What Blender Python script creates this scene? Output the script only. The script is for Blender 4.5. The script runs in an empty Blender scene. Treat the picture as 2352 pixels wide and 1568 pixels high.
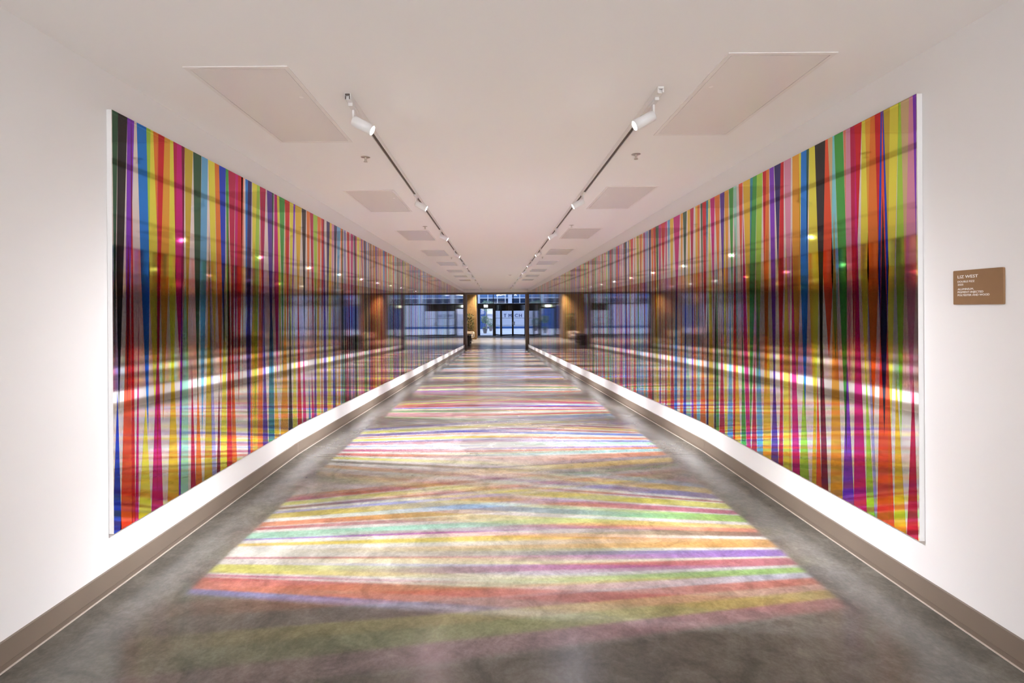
import bpy, bmesh, math, random
from mathutils import Vector, Matrix

# ------------------------------------------------------------------ camera, world, exposure
sc = bpy.context.scene
C = sc.collection
sc.view_settings.view_transform = 'Standard'
sc.view_settings.look = 'None'
sc.view_settings.gamma = 1.0
sc.view_settings.exposure = 2.57
sc.view_settings.use_curve_mapping = False
sc.cycles.max_bounces = 9
sc.cycles.glossy_bounces = 7
sc.cycles.diffuse_bounces = 3
sc.cycles.use_adaptive_sampling = True
sc.cycles.adaptive_threshold = 0.08
sc.cycles.adaptive_min_samples = 16
sc.cycles.transmission_bounces = 8
sc.cycles.transparent_max_bounces = 16
sc.cycles.sample_clamp_indirect = 6.0
sc.cycles.caustics_reflective = True
sc.cycles.blur_glossy = 0.6
sc.cycles.use_light_tree = True
sc.cycles.time_limit = 900

CAM = Vector((-0.046, 0.0, 1.4112))
cd = bpy.data.cameras.new('camera')
cd.sensor_width = 36.0
cd.lens = 1110.0 / 2352.0 * 36.0
cd.shift_x = 38.14 / 2352.0
cd.shift_y = -75.54 / 2352.0
cd.clip_start = 0.05
cd.clip_end = 300
cam = bpy.data.objects.new('camera', cd)
C.objects.link(cam)
cam.matrix_world = Matrix.Translation(CAM) @ Matrix.Rotation(math.radians(90), 4, 'X') @ Matrix.Rotation(-0.0061, 4, 'Z')
sc.camera = cam

world = bpy.data.worlds.new('dusk_sky')
sc.world = world
world.use_nodes = True
bg = world.node_tree.nodes['Background']
bg.inputs['Color'].default_value = (0.60, 0.71, 1.0, 1)      # blue hour outside the entrance
bg.inputs['Strength'].default_value = 0.38

SPOT_W = 0.042          # straight beam of a track spotlight relative to the floor bands it projects
SPILL_W = 0.08
BEAM_W = 1900.0         # floor bands projected by the lamps, imitating the coloured panels' reflection
LAMP_R = 0.012
BACK_FILL = 1.4       # unseen glowing fill pane added on the wall behind the camera
ROOM_FILL = 0.6        # unseen fill luminaires added behind the camera

# ------------------------------------------------------------------ dimensions (metres)
W = 2.0                # half width of the passage
CEIL = 2.62
YJ = 4.73              # here the level floor turns into the ramp
SLOPE = 0.04372
YF = 30.414            # far end of the passage
ZLOB = -(YF - YJ) * SLOPE
YB = -3.6              # wall behind the camera
PT = 2.4268            # top of the mirror panels
PB = 0.2874            # their bottom, above the floor
THK = 0.025
NEAR = {'L': 2.4355, 'R': 2.3107}


def zf(y):
    return 0.0 if y <= YJ else (-(y - YJ) * SLOPE if y < YF else ZLOB)


def lin(c):
    c = c / 255.0
    return c / 12.92 if c <= 0.04045 else ((c + 0.055) / 1.055) ** 2.4


def L3(r, g, b):
    return (lin(r), lin(g), lin(b))


HAZE = 0.022


# ------------------------------------------------------------------ materials
def new_mat(name):
    m = bpy.data.materials.new(name)
    m.use_nodes = True
    return m, m.node_tree, m.node_tree.nodes['Principled BSDF']


def plain(name, col, rough=0.5, metal=0.0, noise=0.0, scale=6.0, bump=0.0, spec=0.5, coat=0.0):
    m, nt, p = new_mat(name)
    p.inputs['Base Color'].default_value = (*col, 1)
    p.inputs['Roughness'].default_value = rough
    p.inputs['Metallic'].default_value = metal
    p.inputs['Specular IOR Level'].default_value = spec
    p.inputs['Coat Weight'].default_value = coat
    if noise or bump:
        tc = nt.nodes.new('ShaderNodeTexCoord')
        n = nt.nodes.new('ShaderNodeTexNoise')
        n.inputs['Scale'].default_value = scale
        n.inputs['Detail'].default_value = 6
        nt.links.new(tc.outputs['Object'], n.inputs['Vector'])
        if noise:
            r = nt.nodes.new('ShaderNodeValToRGB')
            r.color_ramp.elements[0].position = 0.3
            r.color_ramp.elements[1].position = 0.7
            r.color_ramp.elements[0].color = (*[max(0, c * (1 - noise)) for c in col], 1)
            r.color_ramp.elements[1].color = (*[min(1, c * (1 + noise)) for c in col], 1)
            nt.links.new(n.outputs['Fac'], r.inputs['Fac'])
            nt.links.new(r.outputs['Color'], p.inputs['Base Color'])
        if bump:
            b = nt.nodes.new('ShaderNodeBump')
            b.inputs['Strength'].default_value = bump
            b.inputs['Distance'].default_value = 0.01
            nt.links.new(n.outputs['Fac'], b.inputs['Height'])
            nt.links.new(b.outputs['Normal'], p.inputs['Normal'])
    return m


def glow(name, col, strength, sampled=False):
    m = bpy.data.materials.new(name)
    m.cycles.emission_sampling = 'AUTO' if sampled else 'NONE'
    m.use_nodes = True
    nt = m.node_tree
    nt.nodes.clear()
    o = nt.nodes.new('ShaderNodeOutputMaterial')
    e = nt.nodes.new('ShaderNodeEmission')
    e.inputs['Color'].default_value = (*col, 1)
    e.inputs['Strength'].default_value = strength
    nt.links.new(e.outputs[0], o.inputs[0])
    return m


def glass(name, tint=(0.85, 0.9, 0.95)):
    m = bpy.data.materials.new(name)
    m.use_nodes = True
    nt = m.node_tree
    nt.nodes.clear()
    o = nt.nodes.new('ShaderNodeOutputMaterial')
    t = nt.nodes.new('ShaderNodeBsdfTransparent')
    t.inputs['Color'].default_value = (*tint, 1)
    g = nt.nodes.new('ShaderNodeBsdfGlossy')
    g.inputs['Roughness'].default_value = 0.02
    mx = nt.nodes.new('ShaderNodeMixShader')
    mx.inputs[0].default_value = 0.06
    nt.links.new(t.outputs[0], mx.inputs[1])
    nt.links.new(g.outputs[0], mx.inputs[2])
    nt.links.new(mx.outputs[0], o.inputs[0])
    return m


def frosted(name):
    """matt white film on glass: lit from either side"""
    m = bpy.data.materials.new(name)
    m.use_nodes = True
    nt = m.node_tree
    nt.nodes.clear()
    o = nt.nodes.new('ShaderNodeOutputMaterial')
    t = nt.nodes.new('ShaderNodeBsdfTranslucent')
    t.inputs['Color'].default_value = (0.9, 0.92, 0.95, 1)
    d = nt.nodes.new('ShaderNodeBsdfDiffuse')
    d.inputs['Color'].default_value = (0.85, 0.87, 0.9, 1)
    mx = nt.nodes.new('ShaderNodeMixShader')
    mx.inputs[0].default_value = 0.4
    nt.links.new(t.outputs[0], mx.inputs[1])
    nt.links.new(d.outputs[0], mx.inputs[2])
    nt.links.new(mx.outputs[0], o.inputs[0])
    return m


def concrete(name):
    m, nt, p = new_mat(name)
    tc = nt.nodes.new('ShaderNodeTexCoord')

    def noise(scale, detail, rough=0.6, dist=0.0):
        n = nt.nodes.new('ShaderNodeTexNoise')
        n.inputs['Scale'].default_value = scale
        n.inputs['Detail'].default_value = detail
        n.inputs['Roughness'].default_value = rough
        n.inputs['Distortion'].default_value = dist
        nt.links.new(tc.outputs['Object'], n.inputs['Vector'])
        return n

    def ramp(n, a, b, ca, cb):
        r = nt.nodes.new('ShaderNodeValToRGB')
        r.color_ramp.elements[0].position = a
        r.color_ramp.elements[1].position = b
        r.color_ramp.elements[0].color = (*ca, 1)
        r.color_ramp.elements[1].color = (*cb, 1)
        nt.links.new(n.outputs['Fac'], r.inputs['Fac'])
        return r
    big = ramp(noise(1.1, 3, 0.55, 0.6), 0.34, 0.68, (0.108, 0.100, 0.086), (0.166, 0.155, 0.136))
    mid = ramp(noise(4.5, 6, 0.65, 1.0), 0.30, 0.72, (0.60, 0.60, 0.58), (1.36, 1.34, 1.31))
    fine = ramp(noise(55.0, 2, 0.7), 0.35, 0.65, (0.88, 0.88, 0.88), (1.1, 1.1, 1.1))
    vr = ramp(noise(17.0, 5, 0.7, 0.8), 0.30, 0.70, (0.80, 0.80, 0.79), (1.18, 1.18, 1.17))
    cur = big.outputs['Color']
    for r in (mid, fine, vr):
        mx = nt.nodes.new('ShaderNodeMix')
        mx.data_type = 'RGBA'
        mx.blend_type = 'MULTIPLY'
        mx.inputs[0].default_value = 0.85
        nt.links.new(cur, mx.inputs[6])
        nt.links.new(r.outputs['Color'], mx.inputs[7])
        cur = mx.outputs[2]
    nt.links.new(cur, p.inputs['Base Color'])
    rr = nt.nodes.new('ShaderNodeMapRange')
    rr.inputs[1].default_value = 0.1
    rr.inputs[2].default_value = 0.9
    rr.inputs[3].default_value = 0.16
    rr.inputs[4].default_value = 0.30
    nt.links.new(noise(3.0, 2).outputs['Fac'], rr.inputs[0])
    nt.links.new(rr.outputs[0], p.inputs['Roughness'])
    p.inputs['Specular IOR Level'].default_value = 0.5
    return m


def film_material():
    """tinted mirror: pigment film on polished aluminium, colour carried by the mesh"""
    m = bpy.data.materials.new('tinted_mirror_film')
    m.use_nodes = True
    nt = m.node_tree
    nt.nodes.clear()
    out = nt.nodes.new('ShaderNodeOutputMaterial')
    g = nt.nodes.new('ShaderNodeBsdfAnisotropic')
    g.distribution = 'GGX'
    g.inputs['Roughness'].default_value = 0.05
    a = nt.nodes.new('ShaderNodeAttribute')
    a.attribute_name = 'film'
    nt.links.new(a.outputs['Color'], g.inputs['Color'])
    d = nt.nodes.new('ShaderNodeBsdfDiffuse')             # faint haze of the film
    nt.links.new(a.outputs['Color'], d.inputs['Color'])
    m1 = nt.nodes.new('ShaderNodeMixShader')
    m1.inputs[0].default_value = HAZE
    nt.links.new(g.outputs[0], m1.inputs[1])
    nt.links.new(d.outputs[0], m1.inputs[2])
    c = nt.nodes.new('ShaderNodeBsdfAnisotropic')         # clear gloss on top, stronger towards grazing angles
    c.distribution = 'GGX'
    c.inputs['Roughness'].default_value = 0.05
    fr = nt.nodes.new('ShaderNodeFresnel')
    fr.inputs['IOR'].default_value = 1.5
    m2 = nt.nodes.new('ShaderNodeMixShader')
    nt.links.new(fr.outputs[0], m2.inputs[0])
    nt.links.new(m1.outputs[0], m2.inputs[1])
    nt.links.new(c.outputs[0], m2.inputs[2])
    nt.links.new(m2.outputs[0], out.inputs[0])
    return m


M = {
    'wall': plain('white_wall_paint', (0.80, 0.785, 0.775), 0.6, spec=0.3),
    'ceil': plain('ceiling_paint', (0.90, 0.88, 0.865), 0.7, spec=0.25),
    'hatch': plain('hatch_paint', (0.85, 0.81, 0.785), 0.26, spec=0.45),
    'hatch_rim': plain('hatch_rim_paint', (0.84, 0.80, 0.775), 0.4),
    'floor': concrete('polished_concrete'),
    'joint': plain('dark_joint', (0.06, 0.055, 0.05), 0.7),
    'base': plain('taupe_baseboard_paint', (0.20, 0.155, 0.118), 0.42, noise=0.08, scale=3),
    'base_low': plain('taupe_baseboard_foot', (0.165, 0.125, 0.095), 0.45),
    'caulk': plain('pale_sealant', (0.52, 0.44, 0.38), 0.6),
    'edge': plain('white_panel_edge', (0.82, 0.81, 0.80), 0.4),
    'film': film_material(),
    'track': plain('white_track_enamel', (0.80, 0.77, 0.75), 0.4),
    'slot': plain('track_channel_dark', (0.10, 0.075, 0.06), 0.6),
    'lamp': plain('white_lamp_enamel', (0.80, 0.79, 0.79), 0.38),
    'black': plain('black_plastic', (0.02, 0.02, 0.022), 0.45),
    'lens': glow('lamp_lens_glow', (1.0, 0.97, 0.93), 5.0),
    'chrome': plain('satin_chrome', (0.62, 0.58, 0.54), 0.3, metal=1.0),
    'sign': plain('bronze_sign_face', L3(142, 108, 74), 0.45, noise=0.04, scale=30),
    'letter': plain('white_letter_print', (0.85, 0.82, 0.78), 0.5),
    'lumi': glow('luminaire_diffuser', (0.98, 0.97, 0.98), ROOM_FILL, True),  # glow of the added fill luminaires
    'frost': glow('frosted_daylight_glass', (0.97, 0.97, 1.0), BACK_FILL, True),  # even fill glow for the added back pane
    'portal': plain('brown_portal_metal', (0.13, 0.085, 0.058), 0.4),
    'oak': plain('oak_slats', (0.36, 0.225, 0.095), 0.5, noise=0.22, scale=5),
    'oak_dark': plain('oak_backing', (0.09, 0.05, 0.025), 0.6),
    'lob_floor': plain('lobby_floor_stone', (0.34, 0.34, 0.35), 0.25, noise=0.1, scale=0.8),
    'lob_wall': plain('lobby_wall_dark', (0.16, 0.13, 0.11), 0.6),
    'lob_ceil': plain('lobby_ceiling', (0.45, 0.40, 0.36), 0.7),
    'mat': plain('grey_entrance_mat', (0.10, 0.10, 0.11), 0.9),
    'frame': plain('anthracite_frame', (0.018, 0.02, 0.024), 0.4),
    'glass': glass('clear_glass'),
    'exit': glow('exit_sign_glow', (0.82, 1.0, 0.92), 1.2),
    'chair': plain('cream_boucle', (0.62, 0.56, 0.50), 0.9, bump=0.3, scale=60),
    'wood': plain('dark_walnut', (0.055, 0.032, 0.02), 0.45, noise=0.25, scale=4),
    'leaf': plain('leaf_green', (0.07, 0.10, 0.03), 0.5, noise=0.4, scale=8),
    'leaf_out': plain('topiary_green', (0.16, 0.30, 0.20), 0.6, noise=0.4, scale=10),
    'pot': plain('grey_planter', (0.14, 0.13, 0.14), 0.6, noise=0.2, scale=8),
    'stem': plain('bark', (0.12, 0.09, 0.06), 0.8),
    'hoard': plain('pale_hoarding', (0.55, 0.56, 0.62), 0.6),
    'hoard_blue': plain('blue_hoarding', (0.015, 0.09, 0.28), 0.5),
    'ink': plain('navy_lettering', (0.02, 0.035, 0.13), 0.6),
    'pave': plain('pale_paving', (0.72, 0.70, 0.70), 0.7, noise=0.05, scale=2),
    'facade': plain('pale_stone_cladding', (0.66, 0.70, 0.74), 0.7),
    'facade_win': plain('office_window_glass', (0.10, 0.20, 0.38), 0.12, spec=0.8),  # sky reflection on the upper panes put into the base colour
    'facade_low': plain('office_window_dark', (0.012, 0.03, 0.07), 0.12, spec=0.8),
    'white_bar': plain('white_window_bar', (0.80, 0.82, 0.84), 0.5),
    'neon': glow('white_neon', (0.95, 0.98, 1.0), 0.8),
    'strip': frosted('white_glass_film'),
}


# ------------------------------------------------------------------ helpers
def mesh_obj(name, verts, faces, mat, parent=None, smooth=False):
    me = bpy.data.meshes.new(name)
    me.from_pydata([tuple(v) for v in verts], [], faces)
    me.update()
    if mat:
        me.materials.append(mat)
    if smooth:
        for p in me.polygons:
            p.use_smooth = True
    o = bpy.data.objects.new(name, me)
    C.objects.link(o)
    o.parent = parent
    return o


def bm_obj(name, bm, mat, parent=None, smooth=False):
    me = bpy.data.meshes.new(name)
    bmesh.ops.recalc_face_normals(bm, faces=bm.faces)
    bm.to_mesh(me)
    bm.free()
    me.materials.append(mat)
    if smooth:
        for p in me.polygons:
            p.use_smooth = True
    o = bpy.data.objects.new(name, me)
    C.objects.link(o)
    o.parent = parent
    return o


def bx(bm, x0, x1, y0, y1, z0, z1, bev=0.0):
    vs = [bm.verts.new((x, y, z)) for x in (x0, x1) for y in (y0, y1) for z in (z0, z1)]
    fs = [(0, 1, 3, 2), (4, 6, 7, 5), (0, 4, 5, 1), (2, 3, 7, 6), (0, 2, 6, 4), (1, 5, 7, 3)]
    nf = [bm.faces.new([vs[i] for i in f]) for f in fs]
    if bev:
        es = list({e for f in nf for e in f.edges})
        bmesh.ops.bevel(bm, geom=es, offset=bev, segments=2, affect='EDGES', profile=0.5)


def box(name, x0, x1, y0, y1, z0, z1, mat, parent=None, bev=0.0):
    bm = bmesh.new()
    bx(bm, min(x0, x1), max(x0, x1), min(y0, y1), max(y0, y1), min(z0, z1), max(z0, z1), bev)
    return bm_obj(name, bm, mat, parent)


def prism_x(bm, poly, x0, x1):
    """extrude a polygon of (y, z) along x"""
    a = [bm.verts.new((x0, y, z)) for y, z in poly]
    b = [bm.verts.new((x1, y, z)) for y, z in poly]
    n = len(poly)
    bm.faces.new(a)
    bm.faces.new(b[::-1])
    for i in range(n):
        j = (i + 1) % n
        bm.faces.new((a[i], b[i], b[j], a[j]))


def lathe(bm, prof, seg=24, mat=Matrix.Identity(4), cap=True):
    rings = []
    for r, z in prof:
        if r < 1e-6:
            rings.append([bm.verts.new(mat @ Vector((0, 0, z)))])
        else:
            rings.append([bm.verts.new(mat @ Vector((r * math.cos(2 * math.pi * i / seg), r * math.sin(2 * math.pi * i / seg), z))) for i in range(seg)])
    for k in range(len(rings) - 1):
        a, b = rings[k], rings[k + 1]
        for i in range(seg):
            j = (i + 1) % seg
            if len(a) == 1 and len(b) > 1:
                bm.faces.new((a[0], b[i], b[j]))
            elif len(b) == 1 and len(a) > 1:
                bm.faces.new((a[i], b[0], a[j]))
            elif len(a) > 1:
                bm.faces.new((a[i], b[i], b[j], a[j]))
    if cap:
        for r in (rings[0], rings[-1]):
            if len(r) > 2:
                bm.faces.new(r)


def thing(name, label, cat, loc=(0, 0, 0), group=None):
    o = bpy.data.objects.new(name, None)
    o.empty_display_size = 0.05
    C.objects.link(o)
    o.location = loc
    return tag(o, label, cat, group)


def tag(o, label, cat, group=None):
    o['label'] = label
    o['category'] = cat
    if group:
        o['group'] = group
    return o


def struct(o, label):
    o['kind'] = 'structure'
    o['label'] = label
    return o


def text_mesh(name, body, mat, parent, bold=0.0, depth=0.0):
    """lettering as a mesh in the xy plane, cap height about 0.73; bold = stroke widening"""
    cu = bpy.data.curves.new(name, 'FONT')
    cu.body = body
    cu.size = 1.0
    cu.extrude = depth
    cu.resolution_u = 3
    tmp = bpy.data.objects.new('tmp_text', cu)
    C.objects.link(tmp)
    dg = bpy.context.evaluated_depsgraph_get()
    me0 = bpy.data.meshes.new_from_object(tmp.evaluated_get(dg))
    bpy.data.objects.remove(tmp)
    bpy.data.curves.remove(cu)
    V, F = [], []
    for i, (ox, oy) in enumerate(((0, 0), (-bold, 0), (bold, 0), (0, bold * 0.6), (0, -bold * 0.6))):
        k = len(V)
        V += [(v.co.x + ox, v.co.y + oy, v.co.z + i * 0.0004) for v in me0.vertices]
        F += [tuple(q + k for q in p.vertices) for p in me0.polygons]
        if bold == 0:
            break
    bpy.data.meshes.remove(me0)
    return mesh_obj(name, V, F, mat, parent)


ORD = ['nearest', 'second', 'third', 'fourth', 'fifth', 'sixth', 'seventh', 'eighth', 'ninth', 'tenth', 'eleventh', 'farthest']

# strips of film near the viewer: colour, top-left, top-right, bottom-left, bottom-right along the panel (metres)
STRIPES = {
    ('L', 'D'): [
        ('dkgreen', 2.4391, 2.478, 2.4526, 2.4213), ('black', 2.4779, 2.5406, 2.4366, 2.4519), ('purple', 2.5405, 2.5892, 2.4972, 2.5034),
        ('blue', 2.6072, 2.6789, 2.6718, 2.7257), ('lime', 2.6789, 2.7118, 2.7257, 2.6587), ('yellow', 2.7118, 2.7328, 2.6587, 2.8317),
        ('orange', 2.7328, 2.7745, 2.8317, 2.7373), ('red', 2.7745, 2.8262, 2.7373, 2.7178), ('amber', 2.8262, 2.8743, 2.7178, 2.8235),
        ('yellow', 2.8743, 2.9035, 2.8235, 2.9448), ('crimson', 2.9035, 2.9366, 2.9448, 2.8741), ('magenta', 2.9366, 2.9799, 2.8741, 2.9997),
        ('maroon', 2.9799, 3.0088, 2.9997, 2.9682), ('ochre', 3.0086, 3.0926, 3.0293, 2.9587), ('dkgreen', 3.0952, 3.1807, 3.1186, 3.1182),
        ('steel', 3.184, 3.252, 3.1096, 3.1865), ('yellow', 3.2568, 3.3317, 3.3307, 3.3565), ('orange', 3.3317, 3.384, 3.3769, 3.4535),
        ('royal', 3.384, 3.4671, 3.4535, 3.4288), ('green', 3.467, 3.502, 3.4889, 3.5094), ('crimson', 3.5019, 3.5973, 3.5641, 3.5151),
        ('magenta', 3.5972, 3.635, 3.548, 3.5677), ('red', 3.635, 3.7019, 3.5677, 3.6319), ('salmon', 3.6824, 3.7212, 3.6576, 3.6712),
        ('blue', 3.7399, 3.78, 3.7298, 3.7029), ('navy', 3.7799, 3.8389, 3.708, 3.7701), ('yellow', 3.847, 3.9241, 3.8319, 3.7741),
        ('lime', 3.9241, 3.9714, 3.7741, 3.8862), ('crimson', 3.9709, 4.0719, 4.0212, 3.927), ('violet', 4.0938, 4.1869, 4.169, 4.1721),
        ('dkgreen', 4.1869, 4.219, 4.1721, 4.1224), ('magenta', 4.2309, 4.2817, 4.2024, 4.3466), ('yellow', 4.2817, 4.3256, 4.3466, 4.3704),
        ('green', 4.3255, 4.4388, 4.4227, 4.331), ('red', 4.4382, 4.5457, 4.5114, 4.4569), ('yellow', 4.5454, 4.6315, 4.5568, 4.4872),
        ('purple', 4.6313, 4.673, 4.5302, 4.5169), ('gold', 4.6721, 4.8258, 4.7776, 4.6191), ('black', 4.83, 4.9384, 4.9072, 4.8321),
        ('orange', 4.9544, 5.0453, 4.9957, 4.9228), ('crimson', 5.0444, 5.1325, 5.1458, 5.1213), ('lime', 5.1321, 5.2547, 5.2158, 5.12),
        ('orange', 5.254, 5.3661, 5.2815, 5.1984), ('red', 5.372, 5.4653, 5.3759, 5.3309), ('navy', 5.5398, 5.6465, 5.5465, 5.4707),
        ('gold', 5.6458, 5.7116, 5.6233, 5.6252), ('pink', 5.7187, 5.7977, 5.6962, 5.6588), ('navy', 5.7972, 5.9023, 5.7917, 5.6876),
        ('steel', 5.9013, 6.0436, 5.9149, 5.7226),
    ],
    ('L', 'U'): [
        ('royal', 2.5342, 2.4233, 2.4269, 2.4844), ('red', 2.5624, 2.5724, 2.5553, 2.58), ('vermilion', 2.5698, 2.5501, 2.4784, 2.5574),
        ('magenta', 2.6484, 2.6273, 2.5778, 2.6029), ('yellow', 2.8023, 2.5689, 2.6036, 2.6992), ('magenta', 2.8255, 2.7254, 2.7011, 2.7953),
        ('gold', 2.952, 2.8306, 2.8331, 2.9357), ('purple', 2.9968, 3.0135, 2.9327, 2.9516), ('mint', 3.0079, 3.0443, 2.9489, 3.0238),
        ('crimson', 3.0985, 3.0139, 3.0495, 3.0997), ('orange', 3.1879, 3.0455, 3.0994, 3.1669), ('lavender', 3.2472, 3.2275, 3.2798, 3.3309),
        ('ochre', 3.2944, 3.2597, 3.1917, 3.2798), ('maroon', 3.4539, 3.3614, 3.3339, 3.3762), ('yellow', 3.4937, 3.432, 3.3759, 3.4634),
        ('red', 3.5102, 3.494, 3.4596, 3.53), ('orange', 3.5315, 3.4821, 3.5299, 3.5952), ('violet', 3.7047, 3.8365, 3.762, 3.7891),
        ('gold', 3.8119, 3.9325, 3.8309, 3.906), ('orange', 3.8401, 3.7863, 3.7926, 3.8274), ('orange', 3.9737, 3.979, 3.9073, 3.9956),
        ('violet', 4.0502, 3.9631, 3.9955, 4.0856), ('teal', 4.1563, 4.1765, 4.0973, 4.2045), ('gold', 4.2731, 4.0941, 4.2086, 4.2999),
        ('amber', 4.5261, 4.4114, 4.3259, 4.484), ('black', 4.5579, 4.4961, 4.4955, 4.5821), ('yellow', 4.6786, 4.5814, 4.5873, 4.6845),
        ('red', 4.7326, 4.6745, 4.7007, 4.8024), ('magenta', 4.8638, 4.7556, 4.831, 4.9147), ('blue', 5.0144, 4.8284, 4.9806, 5.0322),
        ('magenta', 5.0933, 4.8739, 5.0589, 5.13),
    ],
    ('R', 'D'): [
        ('purple', 2.3134, 2.3333, 2.3284, 2.293), ('pink', 2.3333, 2.3539, 2.293, 2.4213), ('tan', 2.3539, 2.4023, 2.4213, 2.358),
        ('lime', 2.4023, 2.4154, 2.358, 2.4713), ('yellow', 2.4137, 2.4684, 2.4946, 2.5173), ('ochre', 2.4684, 2.5095, 2.5173, 2.4352),
        ('royal', 2.5095, 2.5267, 2.4352, 2.5923), ('red', 2.5267, 2.5669, 2.5923, 2.5118), ('orange', 2.5669, 2.5968, 2.5118, 2.6705),
        ('amber', 2.5968, 2.6341, 2.6705, 2.5779), ('yellow', 2.6341, 2.6582, 2.5779, 2.6955), ('red', 2.6583, 2.7115, 2.7735, 2.7206),
        ('crimson', 2.7115, 2.7446, 2.7206, 2.7274), ('pink', 2.7446, 2.7763, 2.7274, 2.7943), ('salmon', 2.7786, 2.7992, 2.792, 2.7392),
        ('green', 2.8016, 2.8732, 2.7368, 2.7928), ('cyan', 2.8732, 2.8881, 2.8026, 2.9325), ('tan', 2.8894, 2.9293, 2.9286, 2.8127),
        ('vermilion', 2.9293, 2.9514, 2.8178, 3.0255), ('black', 2.9514, 3.0486, 3.0255, 2.9675), ('yellow', 3.0486, 3.1049, 2.9675, 3.1314),
        ('dkgreen', 3.105, 3.1294, 3.183, 3.1366), ('blue', 3.1293, 3.1856, 3.1041, 3.2201), ('yellow', 3.1856, 3.2082, 3.234, 3.1938),
        ('amber', 3.2082, 3.2785, 3.1798, 3.2997), ('pink', 3.2949, 3.3732, 3.3346, 3.3135), ('red', 3.3775, 3.4127, 3.3994, 3.5108),
        ('navy', 3.4127, 3.4922, 3.521, 3.3838), ('purple', 3.4967, 3.5526, 3.4662, 3.5201), ('orange', 3.5573, 3.5948, 3.5916, 3.6939),
        ('red', 3.5948, 3.6424, 3.6939, 3.6184), ('lime', 3.6458, 3.7251, 3.73, 3.7877), ('green', 3.7251, 3.7817, 3.8136, 3.9349),
        ('teal', 3.7817, 3.822, 3.928, 3.8537), ('gold', 3.8238, 3.9316, 3.8555, 3.8251), ('vermilion', 3.9393, 4.0025, 4.0176, 3.9276),
        ('mint', 4.0399, 4.0922, 4.01, 4.0357), ('green', 4.0923, 4.171, 4.1609, 4.0669), ('amber', 4.1754, 4.2509, 4.2383, 4.1854),
        ('violet', 4.251, 4.3361, 4.3259, 4.2361), ('orange', 4.3409, 4.4415, 4.4194, 4.2802), ('magenta', 4.4417, 4.5322, 4.5138, 4.4144),
        ('yellow', 4.5398, 4.5701, 4.5692, 4.5761), ('teal', 4.5753, 4.6215, 4.7007, 4.6148), ('red', 4.6215, 4.7061, 4.6515, 4.6464),
        ('dkgreen', 4.7062, 4.7469, 4.7107, 4.6848), ('orange', 4.7663, 4.8221, 4.8243, 4.7972), ('gold', 4.8221, 4.8678, 4.8252, 4.8703),
        ('crimson', 4.9116, 5.0011, 5.0191, 4.9226), ('gold', 5.0012, 5.069, 5.0819, 5.035), ('dkgreen', 5.0879, 5.1906, 5.2414, 5.0975),
        ('amber', 5.1907, 5.2571, 5.3167, 5.2338), ('magenta', 5.2741, 5.4668, 5.5061, 5.2832), ('gold', 5.4669, 5.5782, 5.6151, 5.4945),
        ('steel', 5.5783, 5.6549, 5.7368, 5.5648), ('magenta', 5.6745, 5.7339, 5.7635, 5.69), ('red', 5.7339, 5.8773, 5.9643, 5.678),
    ],
    ('R', 'U'): [
        ('crimson', 2.3764, 2.2712, 2.317, 2.381), ('vermilion', 2.5329, 2.5046, 2.4563, 2.5662), ('gold', 2.537, 2.4162, 2.3847, 2.4563),
        ('lavender', 2.6564, 2.6707, 2.5653, 2.5846), ('lime', 2.7344, 2.6397, 2.5826, 2.6388), ('magenta', 2.7349, 2.6973, 2.6378, 2.7337),
        ('purple', 2.8576, 2.7115, 2.7315, 2.821), ('amber', 2.899, 2.8695, 2.8223, 2.9233), ('maroon', 3.0477, 3.0279, 2.9431, 3.004),
        ('gold', 3.0683, 2.9978, 3.0531, 3.0964), ('vermilion', 3.1119, 3.0053, 3.0026, 3.053), ('lime', 3.2752, 3.0675, 3.1232, 3.2216),
        ('magenta', 3.3286, 3.2991, 3.2159, 3.2969), ('yellow', 3.3467, 3.3646, 3.3088, 3.4023), ('crimson', 3.4011, 3.341, 3.4071, 3.4608),
        ('violet', 3.5909, 3.4288, 3.4613, 3.5527), ('gold', 3.6018, 3.5803, 3.5532, 3.6609), ('steel', 3.7549, 3.7578, 3.6616, 3.741),
        ('crimson', 3.8264, 3.6926, 3.7471, 3.8234), ('magenta', 3.9451, 3.9894, 3.837, 3.8991), ('red', 4.0122, 4.0842, 4.0902, 4.1213),
        ('green', 4.02, 3.9324, 3.9056, 3.9821), ('gold', 4.1198, 3.9929, 3.9965, 4.0969), ('steel', 4.1805, 4.1074, 4.1263, 4.2189),
        ('yellow', 4.2417, 4.2879, 4.2231, 4.2681), ('crimson', 4.3654, 4.2504, 4.2733, 4.3721), ('black', 4.399, 4.416, 4.4407, 4.4785),
        ('green', 4.4175, 4.3957, 4.3817, 4.4374), ('gold', 4.5276, 4.5178, 4.4881, 4.598), ('navy', 4.5691, 4.5754, 4.5987, 4.6425),
        ('cyan', 4.802, 4.7843, 4.7918, 4.8579), ('orange', 4.8172, 4.6282, 4.6552, 4.7793), ('orange', 4.9077, 4.8711, 4.87, 4.9477),
        ('purple', 4.9352, 4.9429, 4.9491, 4.9935), ('royal', 5.1221, 5.0763, 5.1351, 5.214), ('mint', 5.223, 5.044, 5.0161, 5.1267),
        ('orange', 5.2494, 5.218, 5.2297, 5.3074), ('blue', 5.3576, 5.38, 5.3923, 5.4762), ('crimson', 5.5712, 5.4895, 5.4823, 5.5905),
    ],
}
# ------------------------------------------------------------------ the passage shell
YE = YF + 0.16          # end of the passage walls
JY = 4.64               # saw-cut joint across the floor

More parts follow.
